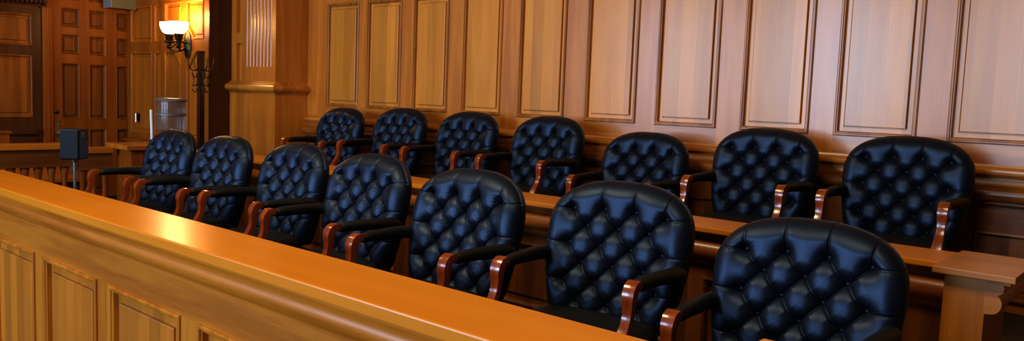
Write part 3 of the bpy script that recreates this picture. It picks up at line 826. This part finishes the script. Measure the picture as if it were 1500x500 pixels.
lathe(bm, (0, 0, 0), rb, 36); finish('shell', bm, M['bottle'], bt, smooth=True)
bm = bmesh.new()
lathe(bm, (0, 0, 0.325), [(0.128, 0), (0.140, 0.006), (0.142, 0.02), (0.132, 0.034), (0.115, 0.038)], 36)
lathe(bm, (0, 0, 0.19), [(0.128, 0), (0.138, 0.006), (0.138, 0.022), (0.128, 0.03)], 36)
finish('rib', bm, M['bottle_rib'], bt, smooth=True)
cs_ = thing('cup_dispenser', 'narrow white cup tube clipped on the left of the water cooler', 'cup dispenser', (-7.78, 3.56, B0+0.98))
bm = bmesh.new(); tube(bm, [(-0.045, 0, 0.27), (-0.042, 0, 0.20), (-0.032, 0, 0.08), (-0.03, 0, -0.02)], [(0.013, 0.013)]*4, 14, up=(1, 0, 0)); finish('tube', bm, M['white_plastic'], cs_, smooth=True)
bm = bmesh.new(); box(bm, G, -0.05, 0.11, -0.012, 0.012, -0.06, -0.03); finish('bracket', bm, M['iron'], cs_)

# ------------------------------------------------------------------ coat rack
cr = thing('coat_rack', 'dark glossy wooden coat rack with curved metal hooks under the wall lamp', 'coat rack', (-8.17, 4.25, B0))
bm = bmesh.new(); box(bm, G, -0.03, 0.03, -0.03, 0.03, 0.05, 1.86, 0.006); box(bm, G, -0.035, 0.035, -0.035, 0.035, 1.855, 1.872, 0.003); finish('post', bm, M['rack'], cr)
bm = bmesh.new(); box(bm, G, -0.19, 0.19, -0.025, 0.025, 0.0, 0.055, 0.006); box(bm, G, -0.025, 0.025, -0.19, 0.19, 0.0, 0.055, 0.006); finish('base', bm, M['mahogany'], cr)
for dx, dy in ((-1, 0), (1, 0), (0, -1), (0, 1)):
    for zt, L_ in ((1.68, 0.13), (1.52, 0.075)):
        bm = bmesh.new()
        P_ = spline([(dx*0.03, dy*0.03, zt), (dx*0.09, dy*0.09, zt-0.02), (dx*L_, dy*L_, zt+0.03), (dx*(L_+0.02), dy*(L_+0.02), zt+0.12)], 5)
        tube(bm, P_, 0.006, 8, up=(-dy, dx, 0)); tube(bm, spline([(dx*0.03, dy*0.03, zt-0.02), (dx*0.06, dy*0.06, zt-0.09), (dx*0.10, dy*0.10, zt-0.05)], 5), 0.005, 8, up=(-dy, dx, 0))
        finish('hook', bm, M['bronze'], cr, smooth=True)

# ------------------------------------------------------------------ wall sconce
PX, PZ = -9.02, Z(0.466)
sc = thing('wall_sconce', 'antique bronze twin wall lamp with two glowing opal glass bowls', 'wall lamp', (PX, YS-0.035, PZ))
bm = bmesh.new()
lathe(bm, (0, 0, 0), [(0.10, 0), (0.10, -0.012), (0.086, -0.024), (0.06, -0.032), (0.02, -0.05)], 32, 'Y')
bmesh.ops.scale(bm, vec=(0.82, 1, 1.62), verts=bm.verts[:]); finish('back_plate', bm, M['bronze'], sc, smooth=True)
for sx in (-1, 1):
    x = sx*0.115
    bm = bmesh.new()
    tube(bm, spline([(0, -0.03, -0.03), (x*0.3, -0.12, -0.075), (x, -0.16, -0.06), (x, -0.17, 0.0)], 6), 0.013, 10)
    tube(bm, spline([(0, -0.03, 0.03), (x*0.5, -0.10, 0.02), (x*0.8, -0.15, -0.03)], 6), 0.008, 8)
    arm = finish('arm', bm, M['bronze'], sc, smooth=True)
    bm = bmesh.new()
    lathe(bm, (x, -0.17, 0.0), [(0.02, -0.05), (0.03, -0.03), (0.018, -0.01), (0.022, 0.01), (0.055, 0.02), (0.058, 0.032), (0.03, 0.042), (0.042, 0.06), (0.046, 0.10), (0.05, 0.105), (0.05, 0.118)], 24)
    finish('lamp_holder', bm, M['bronze'], sc, smooth=True)
    bm = bmesh.new()
    pr = [(0.030, 0.118), (0.055, 0.126), (0.077, 0.145), (0.092, 0.175), (0.101, 0.21), (0.105, 0.248), (0.100, 0.248), (0.087, 0.178), (0.072, 0.150), (0.05, 0.133)]
    lathe(bm, (x, -0.17, 0), pr, 32)
    finish('glass_shade', bm, M['shade'], sc, smooth=True)
    ld = bpy.data.lights.new('sconce_bulb', 'POINT'); ld.energy = 17; ld.color = (1.0, 0.55, 0.16); ld.shadow_soft_size = 0.05
    lo = bpy.data.objects.new('sconce_bulb', ld); COL.objects.link(lo); lo.location = (PX+x, YS-0.035-0.17, PZ+0.33)

# ------------------------------------------------------------------ light
def area(name, loc, target, sx, sy, col, power):
    ld = bpy.data.lights.new(name, 'AREA'); ld.shape = 'RECTANGLE'; ld.size = sx; ld.size_y = sy; ld.color = col; ld.energy = power
    o = bpy.data.objects.new(name, ld); COL.objects.link(o); o.location = loc
    o.rotation_euler = (Vector(target)-Vector(loc)).to_track_quat('-Z', 'Y').to_euler()
    return o
for i, (a, b) in enumerate(WX):
    area('daylight_window', ((a+b)/2, YF+0.05, 2.6), ((a+b)/2, 0, 2.6), 2.3, 3.1, (0.52, 0.71, 1.0), [250, 350, 260][i])
# ceiling lights
for (x, y, p) in ((-1.0, 0.8, 65), (-4.0, 0.8, 110), (-7.5, 1.0, 26)):
    area('ceiling_light', (x, y, 4.8), (x, y, 0), 1.2, 1.2, (1.0, 0.80, 0.50), p)
w = bpy.data.worlds.new('world'); scn.world = w; w.use_nodes = True
w.node_tree.nodes['Background'].inputs[0].default_value = (0.6, 0.75, 1.0, 1); w.node_tree.nodes['Background'].inputs[1].default_value = 0.4
scn.view_settings.view_transform = 'Standard'
scn.view_settings.look = 'Medium High Contrast'
scn.view_settings.exposure = -0.08
